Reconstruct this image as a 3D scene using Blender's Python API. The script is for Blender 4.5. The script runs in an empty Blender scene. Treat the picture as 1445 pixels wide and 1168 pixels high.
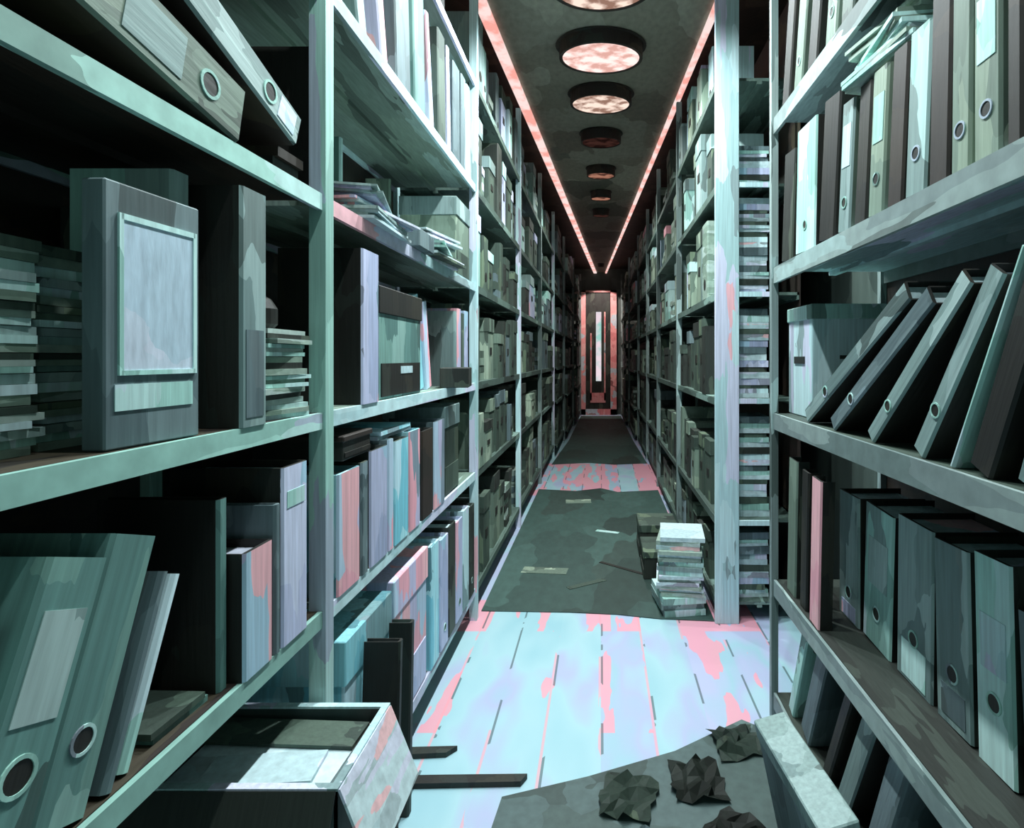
import bpy, bmesh, math, random
from mathutils import Matrix, Vector

random.seed(7)
scn = bpy.context.scene
COL = scn.collection
F, VX, VY = 800.0, 848.0, 505.0          # focal length and vanishing point of the aisle, in photo pixels
EYE = 1.6                                # camera height
HW = 0.76                                # half width of the aisle
R = math.radians

# ------------------------------------------------------------------ materials
def lin(h):
    h = h.lstrip('#')
    out = []
    for i in (0, 2, 4):
        c = int(h[i:i+2], 16) / 255
        out.append(c / 12.92 if c <= .04045 else ((c + .055) / 1.055) ** 2.4)
    return (*out, 1)

class NT:
    def __init__(s, name):
        s.m = bpy.data.materials.new(name); s.m.use_nodes = True
        s.t = s.m.node_tree; s.t.nodes.clear()
        s.out = s.n('ShaderNodeOutputMaterial')
    def n(s, typ, **kw):
        nd = s.t.nodes.new(typ)
        for k, v in kw.items(): setattr(nd, k, v)
        return nd
    def l(s, a, b): s.t.links.new(a, b)
    def math(s, op, a, b=None, c=None):
        nd = s.n('ShaderNodeMath', operation=op)
        for i, v in enumerate((a, b, c)):
            if v is None: continue
            if isinstance(v, (int, float)): nd.inputs[i].default_value = v
            else: s.l(v, nd.inputs[i])
        return nd.outputs[0]
    def mix(s, f, a, b, mode='MIX'):
        nd = s.n('ShaderNodeMix', data_type='RGBA', blend_type=mode)
        for i, v in ((0, f), (6, a), (7, b)):
            if isinstance(v, (int, float)): nd.inputs[i].default_value = v
            elif isinstance(v, tuple): nd.inputs[i].default_value = v
            else: s.l(v, nd.inputs[i])
        return nd.outputs[2]

MATS = {}
def paint(name, cols, scale=(9, 9, 3.2), rough=.62, jitter=.6, metal=0.0, accent=True):
    """Flat brush-stroke patches of a few related hues, stretched along one axis."""
    g = NT(name)
    tc = g.n('ShaderNodeTexCoord'); oi = g.n('ShaderNodeObjectInfo')
    off = g.n('ShaderNodeVectorMath', operation='SCALE'); off.inputs[0].default_value = (37, 19, 53)
    g.l(oi.outputs['Random'], off.inputs['Scale'])
    add = g.n('ShaderNodeVectorMath', operation='ADD')
    g.l(tc.outputs['Object'], add.inputs[0]); g.l(off.outputs[0], add.inputs[1])
    mp = g.n('ShaderNodeMapping'); mp.inputs['Scale'].default_value = scale
    g.l(add.outputs[0], mp.inputs[0])
    nz = g.n('ShaderNodeTexNoise'); nz.inputs['Scale'].default_value = 1.6; nz.inputs['Detail'].default_value = 2
    g.l(mp.outputs[0], nz.inputs['Vector'])
    sc = g.n('ShaderNodeVectorMath', operation='MULTIPLY_ADD')
    g.l(nz.outputs['Color'], sc.inputs[0]); sc.inputs[1].default_value = (jitter,)*3; g.l(mp.outputs[0], sc.inputs[2])
    vo = g.n('ShaderNodeTexVoronoi', distance='CHEBYCHEV'); vo.inputs['Scale'].default_value = 1.0
    g.l(sc.outputs[0], vo.inputs['Vector'])
    sp = g.n('ShaderNodeSeparateColor'); g.l(vo.outputs['Color'], sp.inputs[0])
    rp = g.n('ShaderNodeValToRGB'); rp.color_ramp.interpolation = 'CONSTANT'
    while len(rp.color_ramp.elements) < len(cols): rp.color_ramp.elements.new(.5)
    for i, (p, c) in enumerate(cols):
        rp.color_ramp.elements[i].position = p; rp.color_ramp.elements[i].color = lin(c)
    g.l(sp.outputs[0], rp.inputs[0])
    # bristle streaks
    mp2 = g.n('ShaderNodeMapping'); mp2.inputs['Scale'].default_value = (scale[0]*9, scale[1]*9, scale[2]*1.6)
    g.l(add.outputs[0], mp2.inputs[0])
    n2 = g.n('ShaderNodeTexNoise'); n2.inputs['Scale'].default_value = 1.0; n2.inputs['Detail'].default_value = 3
    g.l(mp2.outputs[0], n2.inputs['Vector'])
    v = g.n('ShaderNodeMapRange'); v.inputs['From Min'].default_value = .25; v.inputs['From Max'].default_value = .75
    v.inputs['To Min'].default_value = .80; v.inputs['To Max'].default_value = 1.16
    g.l(n2.outputs['Fac'], v.inputs['Value'])
    rv = g.math('MULTIPLY_ADD', oi.outputs['Random'], .24, .88)
    vv = g.math('MULTIPLY', v.outputs[0], rv)
    cs = g.math('GREATER_THAN', sp.outputs[1], .925)
    acc = g.mix(g.math('MULTIPLY', cs, .55), rp.outputs[0], (.02, .028, .022, 1)) if accent else rp.outputs[0]
    hs = g.n('ShaderNodeHueSaturation'); g.l(acc, hs.inputs['Color']); g.l(vv, hs.inputs['Value'])
    b = g.n('ShaderNodeBsdfPrincipled'); b.inputs['Roughness'].default_value = rough; b.inputs['Metallic'].default_value = metal
    g.l(hs.outputs[0], b.inputs['Base Color'])
    bp = g.n('ShaderNodeBump'); bp.inputs['Strength'].default_value = .25; bp.inputs['Distance'].default_value = .004
    g.l(n2.outputs['Fac'], bp.inputs['Height']); g.l(bp.outputs[0], b.inputs['Normal'])
    g.l(b.outputs[0], g.out.inputs[0])
    MATS[name] = g.m
    return g.m

def glow(name, c1, c2, strength, scale=8):
    g = NT(name)
    tc = g.n('ShaderNodeTexCoord')
    nz = g.n('ShaderNodeTexNoise'); nz.inputs['Scale'].default_value = scale; nz.inputs['Detail'].default_value = 4
    g.l(tc.outputs['Object'], nz.inputs['Vector'])
    rp = g.n('ShaderNodeValToRGB'); rp.color_ramp.elements[0].position = .40; rp.color_ramp.elements[1].position = .56
    rp.color_ramp.elements[0].color = lin(c1); rp.color_ramp.elements[1].color = lin(c2)
    g.l(nz.outputs['Fac'], rp.inputs[0])
    e = g.n('ShaderNodeEmission'); e.inputs['Strength'].default_value = strength
    g.l(rp.outputs[0], e.inputs['Color']); g.l(e.outputs[0], g.out.inputs[0])
    MATS[name] = g.m

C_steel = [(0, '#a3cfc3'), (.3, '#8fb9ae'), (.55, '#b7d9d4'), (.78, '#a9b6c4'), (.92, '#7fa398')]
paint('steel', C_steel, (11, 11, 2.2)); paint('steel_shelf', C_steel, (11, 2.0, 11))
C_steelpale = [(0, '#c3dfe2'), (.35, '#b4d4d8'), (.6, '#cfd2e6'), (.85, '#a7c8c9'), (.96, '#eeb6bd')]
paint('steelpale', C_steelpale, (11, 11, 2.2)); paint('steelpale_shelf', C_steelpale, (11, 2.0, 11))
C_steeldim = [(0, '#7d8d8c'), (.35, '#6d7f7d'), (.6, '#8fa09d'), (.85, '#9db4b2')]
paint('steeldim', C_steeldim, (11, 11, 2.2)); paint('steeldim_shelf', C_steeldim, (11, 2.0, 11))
paint('mint',    [(0, '#a9d6cc'), (.3, '#bfe0dc'), (.6, '#8fbab0'), (.85, '#c9dfe4')])
paint('cyan',    [(0, '#8fd0dc'), (.35, '#a8dae2'), (.65, '#79c2d2'), (.88, '#bcdbe6')])
paint('lavender',[(0, '#bcc0dc'), (.4, '#aab2d0'), (.65, '#c9cde4'), (.86, '#a7c8dc'), (.95, '#eab3c2')])
paint('rose',    [(0, '#c5bfdb'), (.28, '#f0aab6'), (.55, '#b9cfe2'), (.72, '#f3b7bd'), (.9, '#a9c8da')], (10, 10, 2.2))
paint('dusk',    [(0, '#7f9693'), (.35, '#8fa5a3'), (.6, '#6d8483'), (.85, '#a3b9b6')])
paint('teal',    [(0, '#5f8781'), (.35, '#71988f'), (.62, '#527671'), (.86, '#86aaa2')])
paint('moss',    [(0, '#76897a'), (.3, '#67796b'), (.6, '#8a9b88'), (.85, '#a8b9a4')])
paint('slate',   [(0, '#5d6f73'), (.4, '#6c7e81'), (.7, '#4f6064'), (.9, '#81949a')])
paint('green',   [(0, '#3c4c42'), (.35, '#4b5c50'), (.65, '#313f37'), (.88, '#64755f')])
paint('dark',    [(0, '#262c26'), (.4, '#1d211c'), (.7, '#323a33'), (.92, '#454e42')])
paint('black',   [(0, '#15140f'), (.5, '#1d1b15'), (.85, '#26241b')])
paint('brown',   [(0, '#2b211c'), (.4, '#241e18'), (.7, '#33281f'), (.9, '#3d3527')], (4, 4, 6))
paint('paper',   [(0, '#c6dadd'), (.4, '#b7cfd3'), (.65, '#d3d6e6'), (.85, '#aebfc2'), (.96, '#efc0c2')], (5, 5, 24))
paint('papergreen', [(0, '#93a699'), (.35, '#7e9384'), (.6, '#a3b4ad'), (.82, '#6c8173'), (.93, '#b3c3bd')], (5, 5, 24))
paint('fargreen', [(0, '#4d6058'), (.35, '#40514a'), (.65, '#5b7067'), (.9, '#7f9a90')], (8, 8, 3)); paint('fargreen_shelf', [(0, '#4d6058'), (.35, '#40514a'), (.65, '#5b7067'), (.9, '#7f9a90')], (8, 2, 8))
paint('moss_shelf', [(0, '#76897a'), (.3, '#6e8174'), (.6, '#83968a'), (.85, '#93aaa0')], (12, 1.3, 6)); paint('brown_shelf', [(0, '#2b211c'), (.4, '#241e18'), (.7, '#33281f'), (.9, '#3d3527')], (9, 1.6, 6)); paint('dark_shelf', [(0, '#262c26'), (.4, '#1d211c'), (.7, '#323a33')], (9, 1.6, 6)); paint('green_shelf', [(0, '#3c4c42'), (.35, '#4b5c50'), (.65, '#313f37')], (9, 1.6, 6))
paint('window',  [(0, '#c6dcec'), (.35, '#d6e2f1'), (.6, '#c3d9e8'), (.8, '#dfe6f6'), (.93, '#e6dcee')], (7, 7, 9), accent=False)
paint('ceilgrey',[(0, '#8a8578'), (.35, '#7e786b'), (.65, '#959082'), (.88, '#6f675b')], (2.6, 1.6, 3))
paint('lampdark',[(0, '#241a16'), (.5, '#2e231c'), (.85, '#3b2f26')], (6, 6, 6))
paint('pinktrim',[(0, '#f4a8a6'), (.4, '#f7beb8'), (.7, '#e98f8f'), (.9, '#c9d6dc')], (5, 2, 5))
paint('wallgrey',[(0, '#4b5852'), (.4, '#424f4a'), (.7, '#56645d')], (1.5, 1.5, 1.5))
paint('floorshade',  [(0, '#36504a'), (.35, '#304742'), (.65, '#3d5852'), (.9, '#273a35')], (2.2, 1.1, 3))  # shade tone for the dark sheets on the aisle floor
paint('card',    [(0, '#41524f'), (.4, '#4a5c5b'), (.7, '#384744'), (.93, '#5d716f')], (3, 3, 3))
glow('lamp_lit', '#c99a90', '#fbdcd6', 1.0)
glow('lamp_pale', '#8a6a5c', '#eed5c6', .95)
glow('lamp_dim', '#4d2f27', '#a2705c', .8)
glow('lamp_low', '#1c0f0d', '#3d2520', .7)
glow('pink_glow', '#f4a79c', '#f6ddd8', .8, 5)  # added glow for the ceiling edge trim
glow('pane_lit', '#8fc0b8', '#d9c7cf', .9, 3)
M = MATS

def floor_mat():
    g = NT('floorboards')
    tc = g.n('ShaderNodeTexCoord'); sx = g.n('ShaderNodeSeparateXYZ'); g.l(tc.outputs['Object'], sx.inputs[0])
    X, Y = sx.outputs[0], sx.outputs[1]
    pw = .235
    xs = g.math('DIVIDE', X, pw); cell = g.math('FLOOR', xs); fr = g.math('FRACT', xs)
    wn = g.n('ShaderNodeTexWhiteNoise', noise_dimensions='1D'); g.l(cell, wn.inputs['W'])
    def noise(s, sc3, det=2):
        mp = g.n('ShaderNodeMapping'); mp.inputs['Scale'].default_value = sc3; g.l(tc.outputs['Object'], mp.inputs[0])
        nz = g.n('ShaderNodeTexNoise'); nz.inputs['Scale'].default_value = s; nz.inputs['Detail'].default_value = det
        g.l(mp.outputs[0], nz.inputs['Vector']); return nz.outputs['Fac']
    a = noise(1.5, (2.2, .9, 1)); b = noise(1.2, (5, 1.1, 1), 3); c = noise(2.3, (1.4, 1.4, 1), 3)
    t = g.math('ADD', g.math('MULTIPLY', wn.outputs['Value'], .35), g.math('MULTIPLY', a, .9))
    rp = g.n('ShaderNodeValToRGB'); e = rp.color_ramp.elements
    stops = [(.30, '#93bfca'), (.50, '#a6cad2'), (.60, '#aeb5d3'), (.70, '#9dc0ce'), (.82, '#b5b9d7')]
    while len(e) < len(stops): e.new(.5)
    for i, (p, cc) in enumerate(stops): e[i].position = p; e[i].color = lin(cc)
    g.l(t, rp.inputs[0])
    # pink worn paint in two stretches of the aisle
    rng = g.math('MULTIPLY', g.math('GREATER_THAN', Y, 2.42), g.math('LESS_THAN', Y, 3.75))
    rng2 = g.math('MULTIPLY', g.math('GREATER_THAN', Y, 6.6), g.math('LESS_THAN', Y, 8.6))
    band = g.math('GREATER_THAN', Y, 3.32)
    th = g.math('SUBTRACT', .51, g.math('MULTIPLY', band, .12))
    th = g.math('ADD', th, g.math('MULTIPLY', g.math('GREATER_THAN', X, .06), .13))
    pk = g.math('GREATER_THAN', g.math('ADD', g.math('MULTIPLY', b, .75), g.math('MULTIPLY', wn.outputs['Value'], .25)), th)
    pk = g.math('MULTIPLY', pk, g.math('MAXIMUM', rng, rng2))
    col = g.mix(g.math('MULTIPLY', pk, .8), rp.outputs[0], lin('#ee9aa8'))
    # dark seams, broken up
    seam = g.math('LESS_THAN', fr, .045)
    seam = g.math('MULTIPLY', seam, g.math('GREATER_THAN', c, .50))
    col = g.mix(g.math('MULTIPLY', seam, .75), col, lin('#42565a'))
    seam2 = g.math('MULTIPLY', g.math('GREATER_THAN', fr, .95), g.math('GREATER_THAN', b, .5))
    col = g.mix(g.math('MULTIPLY', seam2, .6), col, lin('#f09aa4'))
    bs = g.n('ShaderNodeBsdfPrincipled'); bs.inputs['Roughness'].default_value = .5
    g.l(col, bs.inputs['Base Color']); g.l(bs.outputs[0], g.out.inputs[0])
    MATS['floorboards'] = g.m
floor_mat()

# ------------------------------------------------------------------ mesh helpers
class MB:
    def __init__(s): s.bm = bmesh.new()
    def box(s, x0, x1, y0, y1, z0, z1, mi=0, rot=None, bev=0):
        b = bmesh.new()
        vs = [b.verts.new((x, y, z)) for x in (x0, x1) for y in (y0, y1) for z in (z0, z1)]
        for f in ((0,1,3,2),(4,6,7,5),(0,4,5,1),(2,3,7,6),(0,2,6,4),(1,5,7,3)): b.faces.new([vs[i] for i in f])
        if bev: bmesh.ops.bevel(b, geom=b.edges[:], offset=bev, segments=1, affect='EDGES')
        return s._add(b, mi, rot)
    def prism(s, pts, z0, z1, mi=0, rot=None):
        b = bmesh.new()
        lo = [b.verts.new((x, y, z0)) for x, y in pts]; hi = [b.verts.new((x, y, z1)) for x, y in pts]
        n = len(pts)
        b.faces.new(lo[::-1]); b.faces.new(hi)
        for i in range(n): b.faces.new((lo[i], lo[(i+1) % n], hi[(i+1) % n], hi[i]))
        return s._add(b, mi, rot)
    def lathe(s, prof, seg=28, mi=0, rot=None):
        b = bmesh.new()
        rings = []
        for r, z in prof:
            rings.append([b.verts.new((r*math.cos(2*math.pi*k/seg), r*math.sin(2*math.pi*k/seg), z)) for k in range(seg)])
        for a, c in zip(rings, rings[1:]):
            for k in range(seg): b.faces.new((a[k], a[(k+1) % seg], c[(k+1) % seg], c[k]))
        b.faces.new(rings[0][::-1]); b.faces.new(rings[-1])
        return s._add(b, mi, rot)
    def ring(s, ro, ri, h, seg=20, mi=0, rot=None):
        b = bmesh.new()
        L = []
        for r, z in ((ro, 0), (ro, h), (ri, h), (ri, 0)):
            L.append([b.verts.new((r*math.cos(2*math.pi*k/seg), r*math.sin(2*math.pi*k/seg), z)) for k in range(seg)])
        for q in range(4):
            a, c = L[q], L[(q+1) % 4]
            for k in range(seg): b.faces.new((a[k], a[(k+1) % seg], c[(k+1) % seg], c[k]))
        return s._add(b, mi, rot)
    def _add(s, b, mi, rot):
        bmesh.ops.recalc_face_normals(b, faces=b.faces[:])
        if rot is not None: bmesh.ops.transform(b, matrix=rot, verts=b.verts[:])
        for f in b.faces: f.material_index = mi
        me = bpy.data.meshes.new('tmp'); b.to_mesh(me); b.free(); s.bm.from_mesh(me); bpy.data.meshes.remove(me)
        return s
    def mesh(s, name, *mats):
        me = bpy.data.meshes.new(name); s.bm.to_mesh(me); s.bm.free()
        for m in mats: me.materials.append(M[m] if isinstance(m, str) else m)
        return me
    def obj(s, name, mats, parent=None):
        if isinstance(mats, str): mats = (mats,)
        return link(name, s.mesh(name, *mats), parent)

def link(name, me, parent=None, loc=None):
    o = bpy.data.objects.new(name, me); COL.objects.link(o)
    if parent is not None: o.parent = parent
    if loc is not None: o.location = loc
    return o
def tag(o, label, cat, group=None, kind=None):
    if label: o['label'] = label
    if cat: o['category'] = cat
    if group: o['group'] = group
    if kind: o['kind'] = kind
    return o
def thing(name, label, cat, loc=(0, 0, 0), group=None, rot=None):
    o = link(name, None); o.location = loc
    if rot is not None: o.rotation_euler = rot
    return tag(o, label, cat, group)

# where a shelf front is met by the line of sight through a photo column / row
def yat(px, side, inset=0.0): return F * (HW + inset) / (VX - px if side == 'L' else px - VX)

# ------------------------------------------------------------------ binders, boxes, papers
CACHE = {}
def cached(key, fn):
    if key not in CACHE: CACHE[key] = fn()
    return CACHE[key]

def cover_mesh(w, h, d, side_m, spine_m):
    def mk():
        t = .004; b = MB()
        b.prism([(-d, -w/2), (-.006, -w/2), (0, -w/2+.006), (0, w/2-.006), (-.006, w/2), (-d, w/2), (-d, w/2-t),
                 (-.009, w/2-t), (-.009, -w/2+t), (-d, -w/2+t)], 0, h)
        for f in b.bm.faces:
            if f.normal.x > .5 and f.calc_center_median().x > -.007: f.material_index = 1
        return b.mesh('cover', side_m, spine_m)
    return cached(('cover', round(w, 3), round(h, 2), round(d, 2), side_m, spine_m), mk)
def pages_mesh(w, h, d, m):
    return cached(('pages', round(w, 3), round(h, 2), round(d, 2), m),
                  lambda: MB().box(-d+.012, -.012, -w/2+.006, w/2-.006, .008, h-.018).mesh('pages', m))
RX90 = Matrix.Rotation(R(90), 4, 'Y')

def place(o, side, y, z, w, inset, lean):
    """Stand a spine-forward thing on a shelf: lean > 0 tips its top towards the camera."""
    a = R(lean)
    x = -(HW + inset) if side == 'L' else HW + inset
    lift = w/2*abs(math.sin(a)) + .001
    if side == 'L': o.matrix_world = Matrix.Translation((x, y, z+lift)) @ Matrix.Rotation(a, 4, 'X')
    else: o.matrix_world = Matrix.Translation((x, y, z+lift)) @ Matrix.Rotation(math.pi, 4, 'Z') @ Matrix.Rotation(-a, 4, 'X')

def binder(side, y, z, w, h, label, cover='slate', spine=None, inset=.0, lean=0, d=.27, hole=.1, hr=.019, panel=None,
           group=None, pages='paper', name='ring_binder'):
    spine = spine or cover
    t = thing(name, label, {'document_folder': 'folder', 'backing_board': 'board'}.get(name, 'binder'), group=group)
    place(t, side, y, z, w, inset, lean)
    link('cover', cover_mesh(w, h, d, cover, spine), t)
    link('pages', pages_mesh(w, h, d, pages), t)
    if hole:
        hr = min(hr, w*.36)
        me = cached(('ring', round(hr, 3)), lambda: MB().ring(hr, hr*.78, .0025, rot=RX90).mesh('finger_ring', 'steel'))
        fr = link('finger_ring', me, t, (0, 0, hole))
        me = cached(('hole', round(hr, 3)), lambda: MB().lathe([(hr*.78, 0), (hr*.78, .001)], 18, rot=RX90).mesh('finger_hole', 'black'))
        link('finger_hole', me, fr)
    if panel:
        z0, z1, pm = panel
        ww = w*.34
        me = cached(('panel', round(ww, 3), round(z1-z0, 3), pm), lambda: MB().box(0, .0015, -ww, ww, 0, z1-z0).mesh('spine_label', pm))
        link('spine_label', me, t, (0, 0, z0))
    return t

def bundle_mesh(dx, dy, h, mats, n=4, jit=.012, seed=0):
    """A wad of papers: uneven layers, one mesh, x = out of the shelf."""
    rn = random.Random(seed); b = MB(); z = 0
    for i in range(n):
        hh = h/n
        jx, jy = rn.uniform(-jit, jit), rn.uniform(-jit, jit)
        sx, sy = dx/2*rn.uniform(.93, 1), dy/2*rn.uniform(.93, 1)
        b.box(-sx, sx, -sy, sy, z, z+hh*.97, i % len(mats), Matrix.Translation((jx, jy, 0)) @ Matrix.Rotation(R(rn.uniform(-3, 3)), 4, 'Z'))
        z += hh
    return b.mesh('paper_bundle', *mats)
def bundle(x, y, z, dx, dy, h, label, mats=('paper',), rot=0, group=None, n=4, name='paper_bundle', jit=.012, cat='paper bundle', tilt=(0, 0)):
    me = bundle_mesh(dx, dy, h, mats, n, jit, random.randint(0, 9999))
    o = link(name, me); o.location = (x, y, z+.0005); o.rotation_euler = (R(tilt[0]), R(tilt[1]), R(rot))
    return tag(o, label, cat, group)

def archive_box(x, y, z, dx, dy, h, label, mats, side, group=None, card=True, name='archive_box'):
    """Closed box with an overlapping lid, a dark finger slot and a card on the aisle end."""
    t = thing(name, label, 'box', (x, y, z+.001), group, (0, 0, 0 if side == 'L' else math.pi))
    MB().box(-dx/2, dx/2, -dy/2, dy/2, 0, h*.8, bev=.003).obj('body', mats[0], t)
    MB().box(-dx/2-.006, dx/2+.006, -dy/2-.006, dy/2+.006, h*.76, h, bev=.003).obj('lid', mats[1], t)
    lh = MB().box(dx/2, dx/2+.004, -dy*.46, dy*.46, .01, h*.32).obj('label_holder', mats[2], t)
    if card: MB().box(dx/2+.004, dx/2+.006, -dy*.05, dy*.24, h*.22, h*.29).obj('label_card', 'paper', lh)
    return t

# ------------------------------------------------------------------ racks
LZ = [.20, .905, 1.45, 2.05, 2.655, 3.30]
RZ = [.12, .62, 1.355, 2.0, 2.66, 3.30]
DEPTH = .50

def shelf_mb(L, lip):
    b = MB()
    b.box(-DEPTH, -.012, 0, L, -.018, 0, 1)
    b.box(-.014, 0, 0, L, -lip, .0); b.box(-DEPTH, -DEPTH+.012, 0, L, -lip, 0)
    b.box(-DEPTH*.55, -DEPTH*.55+.03, 0, L, -.036, -.016, 1)
    return b
def post_mb(h, s=.046):
    b = MB(); t = .006
    b.prism([(0, 0), (0, s), (-t, s), (-t, t), (-s, t), (-s, 0)], 0, h)
    return b
def rack(side, y0, y1, xf, levels, label, near_posts=False, H=3.95, mat='steel', lip=.045, skip=(), postw=.046, far_post=True, post_mat=None, deck=None):
    """One bay; local x points into the aisle, local y away from the camera."""
    sgn = 1 if side == 'L' else -1
    t = thing('shelving_rack', label, 'rack', (-sgn*xf, y0, 0), 'shelving racks')
    def put(name, b, m, loc=(0, 0, 0)):
        if sgn < 0:
            for v in b.bm.verts: v.co.x = -v.co.x
            bmesh.ops.reverse_faces(b.bm, faces=b.bm.faces[:])
        o = b.obj(name, m, t); o.location = (loc[0]*sgn, loc[1], loc[2]); return o
    L = y1-y0
    for k, z in enumerate(levels):
        if k in skip: continue
        put('shelf', shelf_mb(L-.054, lip), (mat + '_shelf', ((deck[k] if isinstance(deck, tuple) else deck) or mat) + '_shelf'), (-.004, .004, z))
    pm = post_mat or mat
    if far_post:
        for dx in (.004, -DEPTH+.02): put('upright_post', post_mb(H, postw), pm, (dx, L-.048, 0))
    if near_posts:
        for dx in (.004, -DEPTH+.02): put('upright_post', post_mb(H), pm, (dx, -.048, 0))
    put('shade_backing', MB().box(-DEPTH-.012, -DEPTH-.006, 0, L-.004, .05, H-.05), 'brown')  # dark panel added so the rack interior stays in shade
    return t

rack('L', .25, 1.605, HW, LZ, 'mint steel rack holding the box file with a pale blue window panel', True, skip=(0,), deck='brown')  # brown deck carries the shade under the shelves in its colour
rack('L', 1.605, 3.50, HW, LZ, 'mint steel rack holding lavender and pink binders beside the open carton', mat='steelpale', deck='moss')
rack('R', .30, 2.56, HW, RZ, 'grey green steel rack holding the steeply leaning binders', True, mat='steeldim', lip=.07, postw=.03, deck=('dark', 'dark', 'green', 'steelpale', 'steeldim', 'steeldim'))  # dark decks carry painted shade, the pale one a painted lit underside

lb = [3.50, 5.38, 7.25, 9.15, 11.0, 13.4, 15.9]
lf = [.76, .76, .75, .70, .64, .56]
ordn = ['first', 'second', 'third', 'fourth', 'fifth', 'sixth', 'seventh', 'eighth', 'ninth', 'tenth', 'eleventh', 'twelfth', 'thirteenth', 'fourteenth', 'fifteenth', 'sixteenth']
for i in range(6):
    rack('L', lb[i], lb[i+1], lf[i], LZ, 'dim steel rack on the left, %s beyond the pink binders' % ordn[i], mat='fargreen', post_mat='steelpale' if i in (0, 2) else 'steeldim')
rb = [3.44, 5.25, 7.1, 9.0, 10.9, 13.3, 15.9]
rf = [.70, .70, .72, .70, .64, .56]
for i in range(6):
    lab = 'pale steel rack whose open end shows a ladder of stacked folders' if i == 0 else 'dim steel rack, %s along behind the ladder of stacked folders' % ordn[i]
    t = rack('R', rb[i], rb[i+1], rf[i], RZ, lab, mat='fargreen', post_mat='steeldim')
    if i == 0:                                # broad end upright and thin rear one at the open end
        MB().box(-.012, .132, -.03, -.004, 0, 3.95, bev=.003).obj('end_upright', 'steelpale', t)
        MB().box(.335, .36, -.03, -.004, 0, 3.95).obj('end_upright', 'steelpale', t)
        for z in (.62, 1.355, 2.0, 2.66): MB().box(.132, .335, -.026, -.008, z-.03, z).obj('end_rail', 'steelpale', t)

# ------------------------------------------------------------------ left rack, near bay
# head-high shelf: two big binders tipped far over
binder('L', 1.20, 2.05, .125, .46, 'large olive binder lying back on the shelf above the box file, dark ring hole', 'brown', 'moss', lean=79, hole=.10, hr=.028, panel=(.17, .30, 'dusk'))
bundle(-.95, 1.46, 2.05, .30, .12, .075, 'dark paper wad propping up the grey binder by the mint post', ('brown', 'dark'), n=3, jit=.004)
binder('L', 1.425, 2.128, .085, .50, 'grey binder lying back on the large olive binder, pale square label near its foot', 'brown', 'dusk', lean=71, hole=.13, hr=.026, panel=(.02, .09, 'window'))
bundle(-.93, .55, 2.05, .3, .3, .05, 'pale mint folder lying flat beside the large olive binder', ('mint', 'dusk'), rot=4, name='document_folder', cat='folder', n=2)
archive_box(-1.07, .50, 2.106, .3, .24, .26, 'dark brown box at the near end of the shelf above the box file', ('brown', 'dark', 'brown'), 'L', card=False)

# chest-high shelf: the box file with a window
t = thing('box_file', 'tall slate box file with a pale blue window panel', 'box file', (-HW-.02, .995, 1.4515), rot=(0, 0, R(-3)))
w, h, d = .198, .435, .04
MB().box(-d, 0, -w/2, w/2, 0, h, bev=.003).obj('case', 'slate', t)
b = MB()
for a in ((-.072, .084, .375, .385), (-.072, .084, .12, .128)): b.box(0, .004, a[0], a[1], a[2], a[3])
b.box(0, .004, -.076, -.068, .12, .385); b.box(0, .004, .080, .088, .12, .385)
b.obj('window_rim', 'mint', t)
MB().box(0, .002, -.068, .080, .128, .375).obj('window_panel', 'window', t)
MB().box(0, .002, -.082, .080, .062, .105).obj('paper_label', 'mint', t)
binder('L', 1.135, 1.45, .05, .52, 'pale grey folder standing taller behind the slate box file', 'mint', inset=.08, hole=None, d=.2, name='document_folder')
binder('L', 1.245, 1.45, .092, .515, 'black-sided binder with a plain grey spine beside the box file', 'black', 'dusk', inset=.0, hole=None, panel=(.02, .21, 'slate'))
archive_box(-1.135, 1.425, 1.45, .22, .22, .50, 'black upright box behind the heap of crumpled papers', ('black', 'dark', 'black'), 'L', card=False)
zz = 1.45
for k, hh in enumerate((.035, .04, .03, .045, .03, .035)):
    bundle(-.875, 1.415 + random.uniform(-.012, .012), zz, .2, .19, hh, 'crumpled paper wad, %s from the shelf in the heap by the mint post' % ordn[k],
           ('papergreen', 'dark') if k % 2 else ('mint', 'papergreen'), rot=random.uniform(-12, 12), n=3, group='heap of crumpled papers by the post', jit=.01)
    zz += hh + .001
t = tag(MB().lathe([(.035, 0), (.045, .012), (.045, .05), (.03, .075), (.012, .085)], 18).obj('ink_bottle', 'black'), 'round black bottle on top of the heap of crumpled papers', 'bottle')
t.location = (-.86, 1.42, zz+.002)
for c, (yc, dy, n, pos) in enumerate(((.79, .185, 8, 'stack by the frame edge'), (.988, .175, 8, 'stack behind the box file'))):
    zz = 1.45
    for k in range(n):
        hh = (.042, .034, .048, .03, .04, .035, .044, .052)[k]
        bundle(-1.0 - .02*c, yc, zz, .26, dy, hh, 'pale green paper bundle, %s from the shelf in the %s' % (ordn[k], pos),
               (('papergreen', 'mint', 'dusk'), ('mint', 'papergreen', 'green'))[k % 2], rot=random.uniform(-4, 4), n=3, group='grey green paper stacks beside the box file', jit=.006)
        zz += hh+.001

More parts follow.
